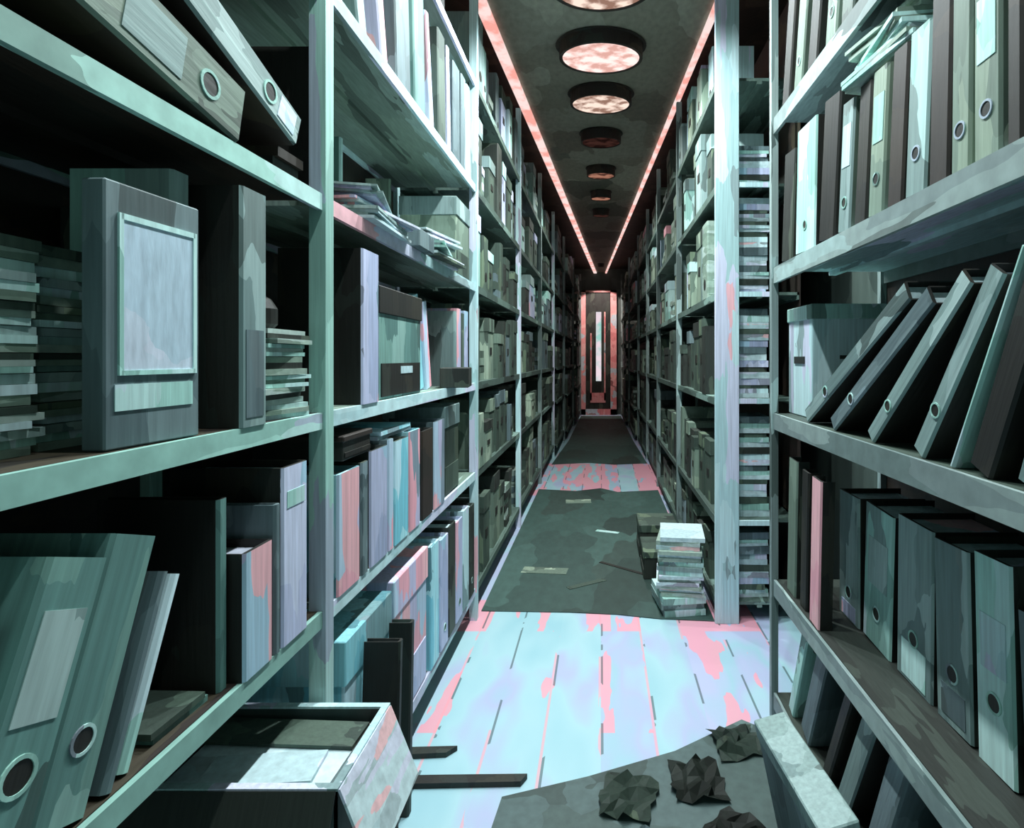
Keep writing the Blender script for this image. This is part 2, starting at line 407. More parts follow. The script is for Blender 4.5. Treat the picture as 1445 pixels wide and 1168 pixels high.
# waist-high shelf
binder('L', .690, .905, .10, .41, 'big tilted green binder with a pale label column and ring hole', 'teal', inset=.0, lean=-20, hole=.14, hr=.026, panel=(.20, .34, 'dusk'))
binder('L', .815, .905, .095, .405, 'blue green binder leaning on the big tilted green binder', 'teal', inset=.02, lean=-20, hole=.11, hr=.022)
binder('L', .898, .905, .022, .33, 'thin slate folder leaning against the blue green binder', 'slate', inset=.02, lean=-21, hole=None, name='document_folder')
binder('L', .942, .905, .022, .31, 'thin mint folder, outermost of the leaning row on the dark shelf', 'mint', inset=.03, lean=-22, hole=None, name='document_folder')
binder('L', .58, .905, .08, .36, 'dark green binder at the near end of the tilted row', 'green', 'teal', inset=.02, lean=-20, hole=.1)
bundle(-.90, 1.085, .905, .22, .14, .025, 'flat green folder lying in the empty part of the dark shelf', ('teal', 'green'), n=2, name='document_folder', cat='folder')
binder('L', 1.186, .905, .03, .40, 'tall thin green binder beside the pink-flecked binder', 'black', 'teal', inset=.03, hole=None, d=.25)
binder('L', 1.262, .905, .105, .275, 'short lavender binder with pink flecks beside the empty dark shelf', 'black', 'rose', inset=.0, d=.2, hole=None)
binder('L', 1.335, .905, .024, .35, 'thin slate folder between the two lavender binders by the mint post', 'slate', inset=.0, hole=None, name='document_folder')
binder('L', 1.412, .905, .115, .43, 'tall lavender binder with a small barred label by the mint post', 'black', 'lavender', inset=.0, hole=None, panel=(.33, .37, 'mint'))

# ------------------------------------------------------------------ left rack, second bay
G2 = 'binders on the waist-high shelf by the open carton'
# waist-high
binder('L', 1.715, .905, .15, .355, 'pale cyan binder with pink streaks beside the mint post', 'cyan', 'rose', hole=None, group=G2)
binder('L', 1.828, .905, .05, .36, 'narrow dark binder beside the pink-streaked cyan binder', 'dark', 'slate', hole=None, group=G2)
binder('L', 1.945, .905, .15, .385, 'lavender binder right of the narrow dark binder', 'dark', 'lavender', hole=None, group=G2)
binder('L', 2.055, .905, .05, .40, 'thin pink and lavender binder in the middle of the bright row', 'slate', 'rose', hole=None, group=G2)
binder('L', 2.165, .905, .15, .385, 'cyan binder in the middle of the bright row', 'dark', 'cyan', hole=None, group=G2)
binder('L', 2.32, .905, .13, .40, 'rosy binder next to the black binder in the bright row', 'cyan', 'rose', hole=None, group=G2)
binder('L', 2.49, .905, .15, .38, 'black binder in the row of lavender and pink binders', 'black', 'brown', hole=None, group=G2)
binder('L', 2.675, .905, .17, .40, 'pale pink binder right of the black binder', 'slate', 'rose', hole=None, group=G2)
archive_box(-.93, 2.96, .905, .3, .28, .45, 'grey green box closing the row of pink binders', ('green', 'dusk', 'green'), 'L', card=False)
archive_box(-.90, 1.78, 1.292, .27, .20, .075, 'flat black box lying on the bright binders', ('black', 'brown', 'black'), 'L', card=False, name='flat_box')
bundle(-.92, 2.18, 1.306, .27, .34, .03, 'slate folder lying across the bright binders', ('slate', 'cyan'), n=2, name='document_folder', cat='folder')
# chest-high
binder('L', 1.875, 1.45, .135, .50, 'wide black binder with a lavender spine behind the mint post', 'black', 'lavender', hole=None)
archive_box(-.93, 2.22, 1.45, .3, .46, .405, 'teal box with black lid and white card on its black holder', ('teal', 'black', 'black'), 'L')
binder('L', 2.59, 1.45, .08, .43, 'pale cyan binder leaning towards the teal box', 'cyan', inset=.06, lean=12, hole=None)
binder('L', 2.71, 1.45, .08, .41, 'pink and lavender binder leaning on the pale cyan binder', 'rose', inset=.06, lean=12, hole=None)
tag(MB().box(-.07, .07, -.09, .09, 0, .10, bev=.004).obj('card_box', 'dark'), 'small dark box in front of the leaning cyan binders', 'box').matrix_world = Matrix.Translation((-.74, 2.9, 1.452)) @ Matrix.Rotation(R(8), 4, 'Z')
for k, (y, w, m, lab) in enumerate(((3.045, .05, 'dusk', 'thin grey binder behind the small dark box'), (3.125, .07, 'rose', 'thin rosy binder by the lavender post'),
                                    (3.205, .06, 'green', 'thin dark green binder by the lavender post'), (3.29, .08, 'lavender', 'thin lavender binder touching the second post'))):
    binder('L', y, 1.45, w, .40 + .02*(k % 2), lab, m, inset=.02, hole=None)
# head-high: loose paper heaps
for k, (y, dx, dy, z, hh, rt, ms) in enumerate(((2.0, .32, .42, 2.05, .04, 5, ('paper', 'dusk')), (2.02, .28, .42, 2.092, .035, -9, ('rose', 'paper')), (2.0, .28, .40, 2.129, .03, 14, ('lavender', 'dusk')),
                                               (2.76, .34, .42, 2.05, .05, -6, ('paper', 'green')), (2.75, .3, .40, 2.102, .04, 10, ('mint', 'dusk')), (2.76, .28, .36, 2.144, .045, -12, ('dusk', 'paper')))):
    bundle(-.90, y, z, dx, dy, hh, ['wide pale paper pile at the bottom of the pink-topped heap', 'pink and white paper pile in the middle of the overhead heap', 'lavender paper pile on top of the pink-topped heap',
           'pale paper pile with dark layers near the second post', 'mint paper pile in the heap near the second post', 'grey paper pile on top of the heap near the second post'][k],
           ms, rot=rt, n=4, group='paper heaps on the head-high shelf', jit=.025)
tag(MB().box(-.07, .07, -.10, .10, 0, .075, bev=.004).obj('card_box', 'slate'), 'small slate box beside the paper heaps on the head-high shelf', 'box').location = (-.80, 2.385, 2.0515)
archive_box(-.93, 3.2, 2.05, .3, .3, .42, 'grey green box beside the second post above the paper heaps', ('moss', 'dusk', 'green'), 'L', card=False)
binder('L', 1.69, 2.05, .10, .45, 'tall black binder hidden behind the mint post above the papers', 'black', 'brown', hole=None, inset=.06)
for k, (y, m, s, lab) in enumerate(((2.33, 'moss', 'dusk', 'olive board leaning on the wall behind the pink-topped heap'), (2.45, 'teal', 'mint', 'teal board leaning behind the overhead paper heap'), (3.02, 'moss', 'moss', 'grey green board leaning behind the overhead paper heap'))):
    binder('L', y, 2.05, .03, .50, lab, m, s, inset=.36, lean=0, d=.13, hole=None, name='backing_board')
# overhead shelf
for k, (y, w, hh, m, lean, lab) in enumerate(((1.86, .07, .46, 'dusk', 14, 'grey board leaning at the near end of the overhead shelf'), (2.05, .06, .5, 'rose', 12, 'pink-edged folder leaning on the overhead shelf'),
        (2.25, .16, .5, 'slate', 4, 'broad slate binder standing on the overhead shelf'), (2.45, .14, .52, 'teal', 3, 'teal grey binder on the overhead shelf'), (2.63, .05, .5, 'lavender', 10, 'lavender folder leaning on the overhead shelf'),
        (2.79, .12, .53, 'green', 2, 'dark green binder on the overhead shelf'), (2.93, .05, .53, 'lavender', 4, 'thin pale folder on the overhead shelf'), (3.07, .13, .52, 'slate', 1, 'slate binder on the overhead shelf'),
        (3.22, .09, .54, 'slate', 0, 'thin slate binder at the far end of the overhead shelf'), (3.33, .07, .54, 'steelpale', 0, 'pale binder touching the second post on the overhead shelf'))):
    binder('L', y, 2.655, w, hh, lab, m, inset=.02, lean=lean, hole=None, group='binders on the overhead shelf')
for k, (y, lab) in enumerate(((2.0, 'black box on the uppermost shelf near the mint post'), (2.6, 'black box on the uppermost shelf above the grey binders'))):
    archive_box(-.95, y, 3.30, .34, .46, .32, lab, ('brown', 'black', 'black'), 'L', card=False)
# lowest shelf
archive_box(-.91, 1.86, .20, .3, .36, .56, 'bright cyan box on the lowest shelf behind the open carton', ('cyan', 'cyan', 'cyan'), 'L', card=False)
archive_box(-.92, 2.30, .20, .3, .40, .57, 'salmon pink box on the lowest shelf under the pink binders', ('rose', 'rose', 'lavender'), 'L', card=False)
for k, (y, m, lab) in enumerate(((2.60, 'cyan', 'pale cyan binder on the lowest shelf beside the pink box'), (2.76, 'lavender', 'lavender binder on the lowest shelf with a dark neighbour'), (2.90, 'dark', 'dark binder on the lowest shelf'),
                                 (3.05, 'lavender', 'lavender binder on the lowest shelf past the dark one'), (3.20, 'steelpale', 'pale binder on the lowest shelf by the second post'), (3.34, 'dark', 'black binder against the second post on the lowest shelf'))):
    binder('L', y, .20, .13, .55 - .02*(k % 2), lab, m, hole=.09 if k % 2 else None, inset=.0)
# black folders standing on the floor against the lowest shelf
binder('L', 1.76, .0, .03, .70, 'black open folder propped on the floor before the bright cyan box', 'black', 'dark', inset=-.125, lean=-4, d=.115, hole=None, name='document_folder')
binder('L', 1.99, .0, .035, .66, 'ragged dark folder propped on the floor beside the cyan box', 'dark', inset=-.09, lean=-3, d=.08, hole=None, name='document_folder')

# ------------------------------------------------------------------ open carton on the floor, under the near bay
t = thing('open_carton', 'open carton of papers on the floor below the near left shelf', 'carton', (-.80, 1.383, 0))
b = MB(); X, Y, H, T = .225, .150, .66, .006
b.box(-X, X, -Y, Y, 0, T); b.box(-X, -X+T, -Y, Y, 0, H); b.box(X-T, X, -Y, Y, 0, H); b.box(-X, X, -Y, -Y+T, 0, H); b.box(-X, X, Y-T, Y, 0, H)
b.obj('body', 'card', t)
MB().box(-X, X, 0, T, -.13, 0).obj('flap', 'paper', t).matrix_local = Matrix.Translation((0, Y+.002, H)) @ Matrix.Rotation(R(4), 4, 'X')
MB().box(0, T, -Y, Y, -.20, 0).obj('flap', 'paper', t).matrix_local = Matrix.Translation((X+.002, 0, H)) @ Matrix.Rotation(R(-22), 4, 'Y')
MB().box(-X, X, -T, 0, -.12, 0).obj('flap', 'dark', t).matrix_local = Matrix.Translation((0, -Y-.002, H)) @ Matrix.Rotation(R(-25), 4, 'X')
b = MB()
for a in ((-X-.004, X+.004, -Y-.004, -Y+.014), (-X-.004, X+.004, Y-.014, Y+.004), (-X-.004, -X+.014, -Y+.014, Y-.014), (X-.014, X+.004, -Y+.014, Y-.014)): b.box(*a, H, H+.006)
b.obj('rim', 'steelpale', t)
zz = .008
for k, (hh, ms, rt, lab) in enumerate(((.32, ('paper', 'dusk'), 0, 'deep block of papers at the bottom of the open carton'), (.22, ('papergreen', 'paper'), 0, 'pale green papers in the middle of the open carton'),
                                       (.08, ('paper', 'paper', 'dusk'), 0, 'white papers with dark scribbles in the open carton'))):
    bundle(-.80, 1.383, zz, .40, .25, hh, lab, ms, rot=rt, n=5, group='papers in the open carton', jit=.005); zz += hh+.002
bundle(-.80, 1.455, zz, .39, .10, .008, 'dark green sheet on the papers in the open carton', ('green',), n=1, rot=-3, name='card_sheet', cat='sheet', jit=0)
bundle(-.79, 1.325, zz, .26, .11, .008, 'pink-tinged sheet on the papers in the open carton', ('paper',), n=1, rot=5, name='loose_sheet', cat='sheet', jit=0)

# ------------------------------------------------------------------ right rack, near bay
GU = 'binders on the upper shelf with pale underside'
spec = [  # y centre, width, height, cover, spine, lean, hole, inset, label
 (2.37, .13, .44, 'black', 'dark', 6, None, 'black binder at the far end of the upper row'),
 (2.16, .20, .475, 'black', 'mint', 3, .10, 'brightest wide mint binder at the far end of the upper row'),
 (1.955, .13, .47, 'black', 'black', 7, None, 'black binder beside the wide mint binder'),
 (1.815, .085, .40, 'moss', 'dusk', 6, .09, 'narrow grey binder after the black one in the upper row'),
 (1.70, .075, .40, 'dark', 'black', 6, None, 'narrow black binder in the middle of the upper row'),
 (1.605, .085, .40, 'moss', 'moss', 5, .10, 'narrow olive binder with ring hole in the upper row'),
 (1.50, .075, .40, 'black', 'brown', 5, None, 'dark brown binder left of the bright white-spined one'),
 (1.402, .09, .40, 'moss', 'mint', 4, .10, 'white-spined binder with a dark ring hole in the upper row'),
 (1.305, .075, .43, 'brown', 'brown', 2, None, 'brown black binder standing above the leaning binders'),
 (1.225, .065, .41, 'moss', 'moss', 1, .09, 'slim olive green binder right of the brown black one'),
 (1.14, .080, .43, 'moss', 'moss', 0, .10, 'wide sage binder with slit hole near the frame edge'),
 (1.064, .040, .40, 'brown', 'brown', 0, None, 'dark wedge-shaped binder between two sage binders'),
 (.98, .085, .43, 'moss', 'dusk', 0, .11, 'pale sage binder at the edge of the upper row'),
 (.87, .09, .42, 'brown', 'moss', 0, .10, 'sage binder nearest the viewer in the upper row')]
for y, w, hh, c, s, ln, ho, lab in spec:
    binder('R', y, 2.0, w, hh, lab, c, s, lean=ln, hole=ho, inset=.015, group=GU, panel=(.2, .33, 'mint') if s in ('moss', 'dusk') and w > .07 else None)
bundle(.90, 1.62, 2.412, .26, .34, .05, 'striped pale paper bundle across the upper row, bottom one', ('papergreen', 'mint'), rot=6, group='papers across the upper row')
bundle(.90, 1.60, 2.464, .25, .30, .05, 'striped pale paper bundle across the upper row, middle one', ('mint', 'moss'), rot=-8, group='papers across the upper row')
bundle(.91, 1.64, 2.516, .25, .30, .045, 'striped pale paper bundle across the upper row, top one', ('papergreen', 'moss'), rot=12, group='papers across the upper row')
for k, (y, m, ln) in enumerate(((2.4, 'black', 12), (2.25, 'moss', 12), (2.1, 'black', 12), (1.93, 'moss', 10), (1.8, 'green', 8))):
    binder('R', y, 2.66, .09, .42, '%s leaning on the top shelf, %s from the far end' % ({'black': 'black binder', 'moss': 'olive binder', 'green': 'dark green binder'}[m], ordn[k]), m, inset=.02, lean=ln, hole=.1 if m != 'black' else None, group='binders leaning on the top shelf')
for k, y in enumerate((1.5, 1.15, .8)):
    archive_box(.97, y, 2.66, .34, .3, .3, 'olive box on the top shelf, %s after the leaning binders' % ordn[k], ('moss', 'green', 'green'), 'R', card=False, group='olive boxes on the top shelf')

# chest-high: pale box and the leaning row
t = thing('archive_box', 'pale mint storage box with dark slots behind the leaning binders', 'box', (.99, 2.395, 1.356), rot=(0, 0, 0))
MB().box(-.15, .19, -.14, .14, 0, .44, bev=.004).obj('body', 'steelpale', t)
MB().box(-.156, .196, -.146, .146, .40, .46, bev=.004).obj('lid', 'mint', t)
MB().box(-.04, .10, -.143, -.139, .24, .255).obj('hand_slot', 'dark', t)
MB().box(.02, .06, -.143, -.139, .13, .155).obj('hand_slot', 'dark', t)
MB().box(-.154, -.149, -.06, .06, .22, .25).obj('hand_slot', 'dark', t)
GL = 'steeply leaning binders'
def lean_fit(bpx, tpx, tpy, z):
    y0 = yat(bpx, 'R'); y1 = yat(tpx, 'R'); z1 = EYE + (VY-tpy)*y1/F
    return y0, math.degrees(math.atan2(y0-y1, z1-z)), math.hypot(y0-y1, z1-z)
for bpx, tpx, tpy, w, c, s, hp, hr, lab in (
    (1130, 1268, 424, .058, 'black', 'dusk', .21, .021, 'lowest-lying grey binder under the other leaning binders, black top'),
    (1166, 1300, 430, .055, 'black', 'slate', .17, .02, 'slate binder lying just above the lowest leaning one'),
    (1218, 1350, 402, .05, 'black', 'dusk', .14, .025, 'grey binder with black cover in the middle of the leaning row'),
    (1284, 1392, 390, .052, 'black', 'dusk', .13, .025, 'grey binder with a large ring hole, propped by the tall one'),
    (1329, 1428, 350, .016, 'mint', 'mint', None, .02, 'pale thin folder standing before the tallest leaning binder'),
    (1368, 1466, 340, .07, 'black', 'black', None, .02, 'tall black binder in the leaning row'),
    (1436, 1532, 345, .065, 'black', 'dusk', .15, .024, 'grey binder with chrome ring hole near the frame edge')):
    y, ln, hh = lean_fit(bpx, tpx, tpy, 1.355)
    binder('R', y, 1.355, w, hh, lab, c, s, inset=.02, lean=ln, hole=hp, hr=hr, d=.26, group=GL)

# waist-high shelf of the right rack
binder('R', 2.36, .62, .10, .56, 'grey green folder by the end post above the sloping shelf edge', 'dark', 'moss', inset=.03, hole=None, d=.05, lean=3, name='document_folder')
binder('R', 2.22, .62, .07, .54, 'black folder beside the lavender folder near the end post', 'black', inset=.03, hole=None, d=.05, lean=3, name='document_folder')
binder('R', 2.08, .62, .09, .54, 'lavender folder between black ones near the end post', 'black', 'rose', inset=.02, hole=None, d=.05, lean=3, name='document_folder')
for y, w, hh, c, s, ho, ln, pan, lab in (
    (2.13, .17, .47, 'black', 'dusk', .10, 0, (.005, .06, 'lavender'), 'grey binder with a lavender foot, farthest of the standing row'),
    (1.92, .19, .47, 'black', 'mint', .11, 3, (.2, .36, 'dusk'), 'pale barred binder second in the standing row'),
    (1.69, .19, .49, 'black', 'dusk', .14, 1, (.01, .12, 'mint'), 'wide grey binder with striped pale foot in the standing row'),
    (1.495, .15, .48, 'dark', 'dusk', .14, -2, (.02, .10, 'slate'), 'dull grey binder behind the tallest pale one'),
    (1.335, .13, .50, 'dark', 'mint', .16, -2, (.23, .36, 'steelpale'), 'tall pale binder with ring hole at the end of the standing row'),
    (1.19, .10, .42, 'black', 'slate', None, -4, None, 'slate folder leaning at the end of the standing row'),
    (1.04, .12, .40, 'black', 'dark', None, -4, None, 'black binder after the standing row')):
    binder('R', y, .62, w, hh, lab, c, s, inset=.17, hole=ho, hr=.026, lean=ln, d=.24, panel=pan, group='standing row under the leaning binders')

# lowest shelf and floor at the right
for y, w, hh, m, ln, ins, lab in (
    (2.36, .06, .44, 'mint', 22, .03, 'bright mint folder leaning on the lowest shelf by the end post'),
    (2.20, .09, .44, 'slate', 24, .03, 'slate binder leaning beside the bright mint folder'),
    (2.00, .05, .44, 'black', 26, .03, 'black folder leaning under the sloping shelf edge'),
    (1.86, .08, .44, 'dusk', 26, .03, 'streaked grey binder leaning on the lowest shelf'),
    (1.66, .09, .43, 'slate', 22, .03, 'slate binder with dark marks leaning on the lowest shelf'),
    (1.42, .07, .42, 'dusk', 20, .04, 'grey binder leaning near the bottom frame edge')):
    binder('R', y, .12, w, hh, lab, 'black' if m in ('dusk',) else m, m, inset=ins, lean=ln, hole=None, group='binders leaning on the lowest shelf', d=.25)
t = thing('flat_carton', 'slate carton tilted on the floor against the right rack', 'carton', (.665, 1.66, .009), rot=(0, R(-12), R(6)))
MB().box(-.05, .05, -.22, .22, .014, .40, bev=.004).obj('body', 'slate', t)
MB().box(-.054, .054, -.224, .224, .36, .42, bev=.004).obj('lid', 'dusk', t)

# ------------------------------------------------------------------ the ladder of stacked folders in the open end of the second right rack
rn = random.Random(3)
cnt = 0
seg = [(.12, .585), (.62, 1.32), (1.355, 1.965), (2.0, 2.625), (2.66, 2.98)]
names = ['lowest', 'knee-high', 'chest-high', 'head-high', 'overhead']
for (z0, z1), nm in zip(seg, names):
    z = z0; k = 0
    while z < z1 - .07 and k < 16:
        dark = k % 2 == 1  # dark folders stand in for the shaded gaps between pale ones
        hh = rn.uniform(.018, .05) if dark else rn.uniform(.035, .085)
        if z+hh > z1-.03: break
        m = rn.choice((('dark',), ('slate',), ('green',))) if dark else rn.choice((('paper', 'steelpale'), ('lavender', 'paper'), ('paper', 'mint')))
        bundle(.935 + rn.uniform(-.012, .012), 3.63, z, .20 if dark else .215, .26, hh, '%s folder lying %s from the bottom of the ladder stack, %s shelf' % ('dark' if dark else 'pale', ordn[k], nm),
               m, rot=rn.uniform(-2, 2), n=1 if dark else 2, group='ladder of stacked folders', name='document_folder', cat='folder', jit=.004)
        z += hh+.001; k += 1

# ------------------------------------------------------------------ far bays: boxes, binders and papers
def far_binder_mesh(w, h, d, m, s):
    def mk():
        b = MB(); t = .006
        b.prism([(-d, -w/2), (-.008, -w/2), (0, -w/2+.008), (0, w/2-.008), (-.008, w/2), (-d, w/2), (-d, w/2-t), (-.012, w/2-t), (-.012, -w/2+t), (-d, -w/2+t)], 0, h, 0)
        b.box(-d+.01, -.014, -w/2+t, w/2-t, .01, h-.02, 1)
        b.lathe([(w*.2, 0), (w*.2, .002)], 10, 2, Matrix.Translation((0, 0, .1)) @ RX90)
        return b.mesh('ring_binder', m, s, 'black')
    return cached(('fb', w, h, d, m), mk)
def far_box_mesh(w, h, d, m, m2):
    def mk():
        b = MB()
        b.box(-d, 0, -w/2, w/2, 0, h*.8); b.box(-d-.006, .006, -w/2-.004, w/2+.004, h*.78, h, 1)
        b.box(-.001, .004, -w*.16, w*.16, h*.40, h*.52, 2)
        return b.mesh('archive_box', m, m2, 'black')
    return cached(('fx', w, h, d, m, m2), mk)
CN = {'green': 'dark green', 'dark': 'near-black', 'moss': 'olive', 'dusk': 'grey', 'mint': 'mint', 'slate': 'slate', 'lavender': 'lavender', 'rose': 'rosy', 'teal': 'teal', 'steelpale': 'white', 'cyan': 'cyan', 'black': 'black', 'papergreen': 'sage'}
LV = ['lowest', 'waist-high', 'chest-high', 'head-high', 'overhead', 'topmost']
def fill_far(side, y0, y1, xf, levels, bay, bayname, rn):
    for k, z in enumerate(levels):
        top = (levels[k+1] if k+1 < len(levels) else 3.93) - z - .06
        hi = k >= 3
        if bay == 0: wide = (.10, .24)
        elif bay == 1: wide = (.22, .4)
        elif bay == 2: wide = (.34, .55)
        else: wide = (.55, .8)
        pal = (['dark', 'green', 'mint', 'dusk', 'lavender', 'green', 'slate'] if hi else ['green', 'dark', 'green', 'slate', 'moss', 'dark', 'green', 'moss'])
        if side == 'R' and hi: pal = ['mint', 'moss', 'dusk', 'green', 'papergreen', 'steelpale', 'rose', 'green']
        y = y0 + (.05 if not (side == 'R' and bay == 0) else .36); n = 0
        while True:
            w = round(rn.uniform(*wide), 2)
            if y + w > y1 - .07 or n > 14: break
            m = rn.choice(pal); h = round(top*rn.uniform(.55, .95), 2); ins = rn.uniform(0, .05)
            if bay < 2 and rn.random() < .55 and w < .2:
                o = link('ring_binder', far_binder_mesh(w, h, .28, m, 'paper')); cat = 'binder'; nm = 'binder'
            elif rn.random() < .72:
                o = link('archive_box', far_box_mesh(w, h, .34, m, rn.choice(pal))); cat = 'box'; nm = 'box'
            else:
                h = round(h*.6, 2)
                me = bundle_mesh(.32, w*.9, h, (m, rn.choice(('papergreen', 'green'))), max(3, int(h/.05)), .008, rn.randint(0, 999))
                me.transform(Matrix.Translation((-.18, 0, 0))); o = link('paper_stack', me); cat = 'paper stack'; nm = 'paper stack'
            x = -(xf+ins) if side == 'L' else xf+ins
            o.location = (x, y+w/2, z+.001)
            if side == 'R': o.rotation_euler = (0, 0, math.pi)
            n += 1
            tag(o, '%s %s, %s on the %s shelf, %s' % (CN[m], nm, ordn[n-1], LV[k], bayname), cat, 'files in the far racks')
            y += w + rn.uniform(.012, .05)
rn = random.Random(21)
for i in range(6):
    fill_far('L', lb[i], lb[i+1], lf[i], LZ, i, '%s rack past the pink binders' % ordn[i], rn)
for i in range(6):
    fill_far('R', rb[i], rb[i+1], rf[i], RZ, i, '%s rack behind the folder ladder' % ordn[i], rn)

# ------------------------------------------------------------------ things on the floor
zz = 0.003
for k, hh in enumerate((.12, .07, .06, .08, .07, .08)):
    bundle(.50 + .012*(k % 2), 3.66, zz, .28, .34, hh, 'pale paper bundle, %s from the floor in the stack before the white post' % ordn[k],
           (('mint', 'dusk'), ('papergreen', 'paper'), ('paper', 'papergreen'))[k % 3], rot=random.uniform(-9, 9), n=3, group='paper stack on the floor before the white post')
    zz += hh+.001
for k, (y, h) in enumerate(((4.25, .2), (4.7, .26))):
    archive_box(.46, y, .006, .3, .34, h, ('low dark carton just behind the floor stack of papers', 'dark carton farther behind the floor stack of papers')[k], ('dark', 'green', 'dark'), 'R', card=False)
def sheet(pts, z, th, name, m, label, cat, **kw):
    return tag(MB().prism(pts, z, z+th).obj(name, m), label, cat, **kw)
sheet([(-.755, 3.58), (-.2, 3.56), (.1, 3.53), (.36, 3.47), (.69, 3.44), (.69, 6.85), (.2, 6.75), (.0, 6.95), (-.3, 6.8), (-.755, 6.9)], .0008, .005, 'floor_shade', 'floorshade', 'dark grey green sheet standing in for shade beyond the bright boards', 'floorshade')  # dark sheet lays the shade of the aisle onto the boards
sheet([(-.74, 8.5), (-.2, 8.65), (.2, 8.5), (.70, 8.6), (.62, 11.0), (.55, 15.6), (-.55, 15.6), (-.62, 11.0)], .0008, .005, 'floor_shade', 'floorshade', 'dark sheet standing in for shade at the far end before the pink-framed doorway', 'floorshade')  # second dark sheet, in place of the shade at the far end
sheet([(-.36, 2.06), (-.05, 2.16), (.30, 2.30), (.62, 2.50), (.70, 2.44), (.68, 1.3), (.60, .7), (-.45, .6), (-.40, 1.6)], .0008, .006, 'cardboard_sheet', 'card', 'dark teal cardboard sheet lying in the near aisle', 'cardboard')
sheet([(-1.02, 2.095), (-.30, 2.115), (-.28, 2.155), (-.60, 2.15), (-1.02, 2.14)], .001, .02, 'wooden_slat', 'black', 'longer black slat lying across the near floor', 'slat')
sheet([(-.84, 2.255), (-.62, 2.27), (-.585, 2.31), (-.86, 2.30)], .001, .02, 'wooden_slat', 'dark', 'short dark slat on the floor beyond the longer one', 'slat')
for k, (x, y, a, b_, m, lab) in enumerate(((-.42, 4.25, .34, .12, 'moss', 'olive paper scrap on the dark shade sheet near the lavender post'), (.06, 5.2, .22, .05, 'mint', 'pale strip of paper in the middle of the dark shade sheet'),
                                  (-.25, 6.3, .28, .16, 'moss', 'olive sheet at the far edge of the dark shade sheet'), (-.1, 4.0, .3, .05, 'green', 'dark green paper strip on the dark shade sheet'), (.16, 4.3, .42, .03, 'black', 'thin black strap on the dark shade sheet'))):
    o = MB().box(-a/2, a/2, -b_/2, b_/2, 0, .003).obj('paper_scrap', m); o.location = (x, y, .0065); o.rotation_euler = (0, 0, R((-6, -20, 4, 32, -38)[k])); tag(o, lab, 'scrap')
# crumpled dark sheets on the cardboard
def crumple(seed, sx, sy, hz):
    rn = random.Random(seed); bm = bmesh.new(); n = 6
    g = [[bm.verts.new(((i/n-.5)*sx + rn.uniform(-.012, .012), (j/n-.5)*sy + rn.uniform(-.012, .012), .012 + rn.random()*hz*(1-abs(i/n-.5)*1.2))) for j in range(n+1)] for i in range(n+1)]
    for i in range(n):
        for j in range(n): bm.faces.new((g[i][j], g[i+1][j], g[i+1][j+1], g[i][j+1]))
    r = bmesh.ops.solidify(bm, geom=bm.faces[:], thickness=.004)
    zmin = min(v.co.z for v in bm.verts)
    for v in bm.verts: v.co.z -= zmin
    b = MB(); b.bm.free(); b.bm = bm
    return b
for k, (x, y, m, lab) in enumerate(((.36, 2.12, 'dark', 'crumpled black sheet at the edge of the cardboard'), (.40, 1.60, 'green', 'crumpled dark green sheet nearest the tilted carton'), (.18, 1.80, 'slate', 'crumpled slate sheet in the middle of the cardboard'), (.56, 2.34, 'green', 'crumpled green sheet by the right rack foot'), (.44, 1.87, 'dark', 'crumpled black sheet between the slate and green ones'), (.10, 2.04, 'green', 'crumpled green sheet lying alone towards the middle of the cardboard'))):
    o = crumple(k+5, .19, .19, .06).obj('crumpled_sheet', m); o.location = (x, y, .008); o.rotation_euler = (0, 0, R(k*33)); tag(o, lab, 'sheet')

# ------------------------------------------------------------------ ceiling fittings
CZ = 4.03
def halfw(y):
    return .775 if y < 3.6 else max(.09, .775 - .66*(y-3.85)/12.35)
ys = [-1.2, 1.2, 3.6, 5.5, 8, 11, 14, 16.1]
pts = [(halfw(y), y) for y in ys] + [(-halfw(y), y) for y in reversed(ys)]
tag(MB().prism(pts, CZ, CZ+.10).obj('ceiling_panel', 'ceilgrey'), None, None, kind='structure').name = 'trim_1'
for sgn, lab in ((-1, 'pink trim with added glow along the ceiling edge above the mint rack'), (1, 'pink trim with added glow along the ceiling edge above the folder ladder')):
    p1 = [(sgn*halfw(y), y) for y in ys[1:]]; p2 = [(sgn*(halfw(y)+(.085 if sgn < 0 else .045)), y) for y in reversed(ys[1:])]
    tag(MB().prism(p1+p2, CZ-.03, CZ+.05).obj('glow_trim', 'pink_glow'), lab, 'glow trim', 'ceiling glow trims')  # pink edge trim given its own glow, ceiling lamps hardly light it
lamps = [(.9, .32, 'lamp_pale'), (1.9, .32, 'lamp_pale'), (2.9, .32, 'lamp_lit'), (3.56, .31, 'lamp_pale'), (4.40, .305, 'lamp_lit'), (5.2, .265, 'lamp_pale'), (6.12, .205, 'lamp_low'), (7.24, .17, 'lamp_dim'), (8.28, .14, 'lamp_dim'), (9.27, .125, 'lamp_low')]  # first three are unseen, carrying the row on to brighten the near racks
LL = {'lamp_lit': 'glowing pink', 'lamp_pale': 'glowing cream', 'lamp_low': 'unlit', 'lamp_dim': 'faintly glowing'}
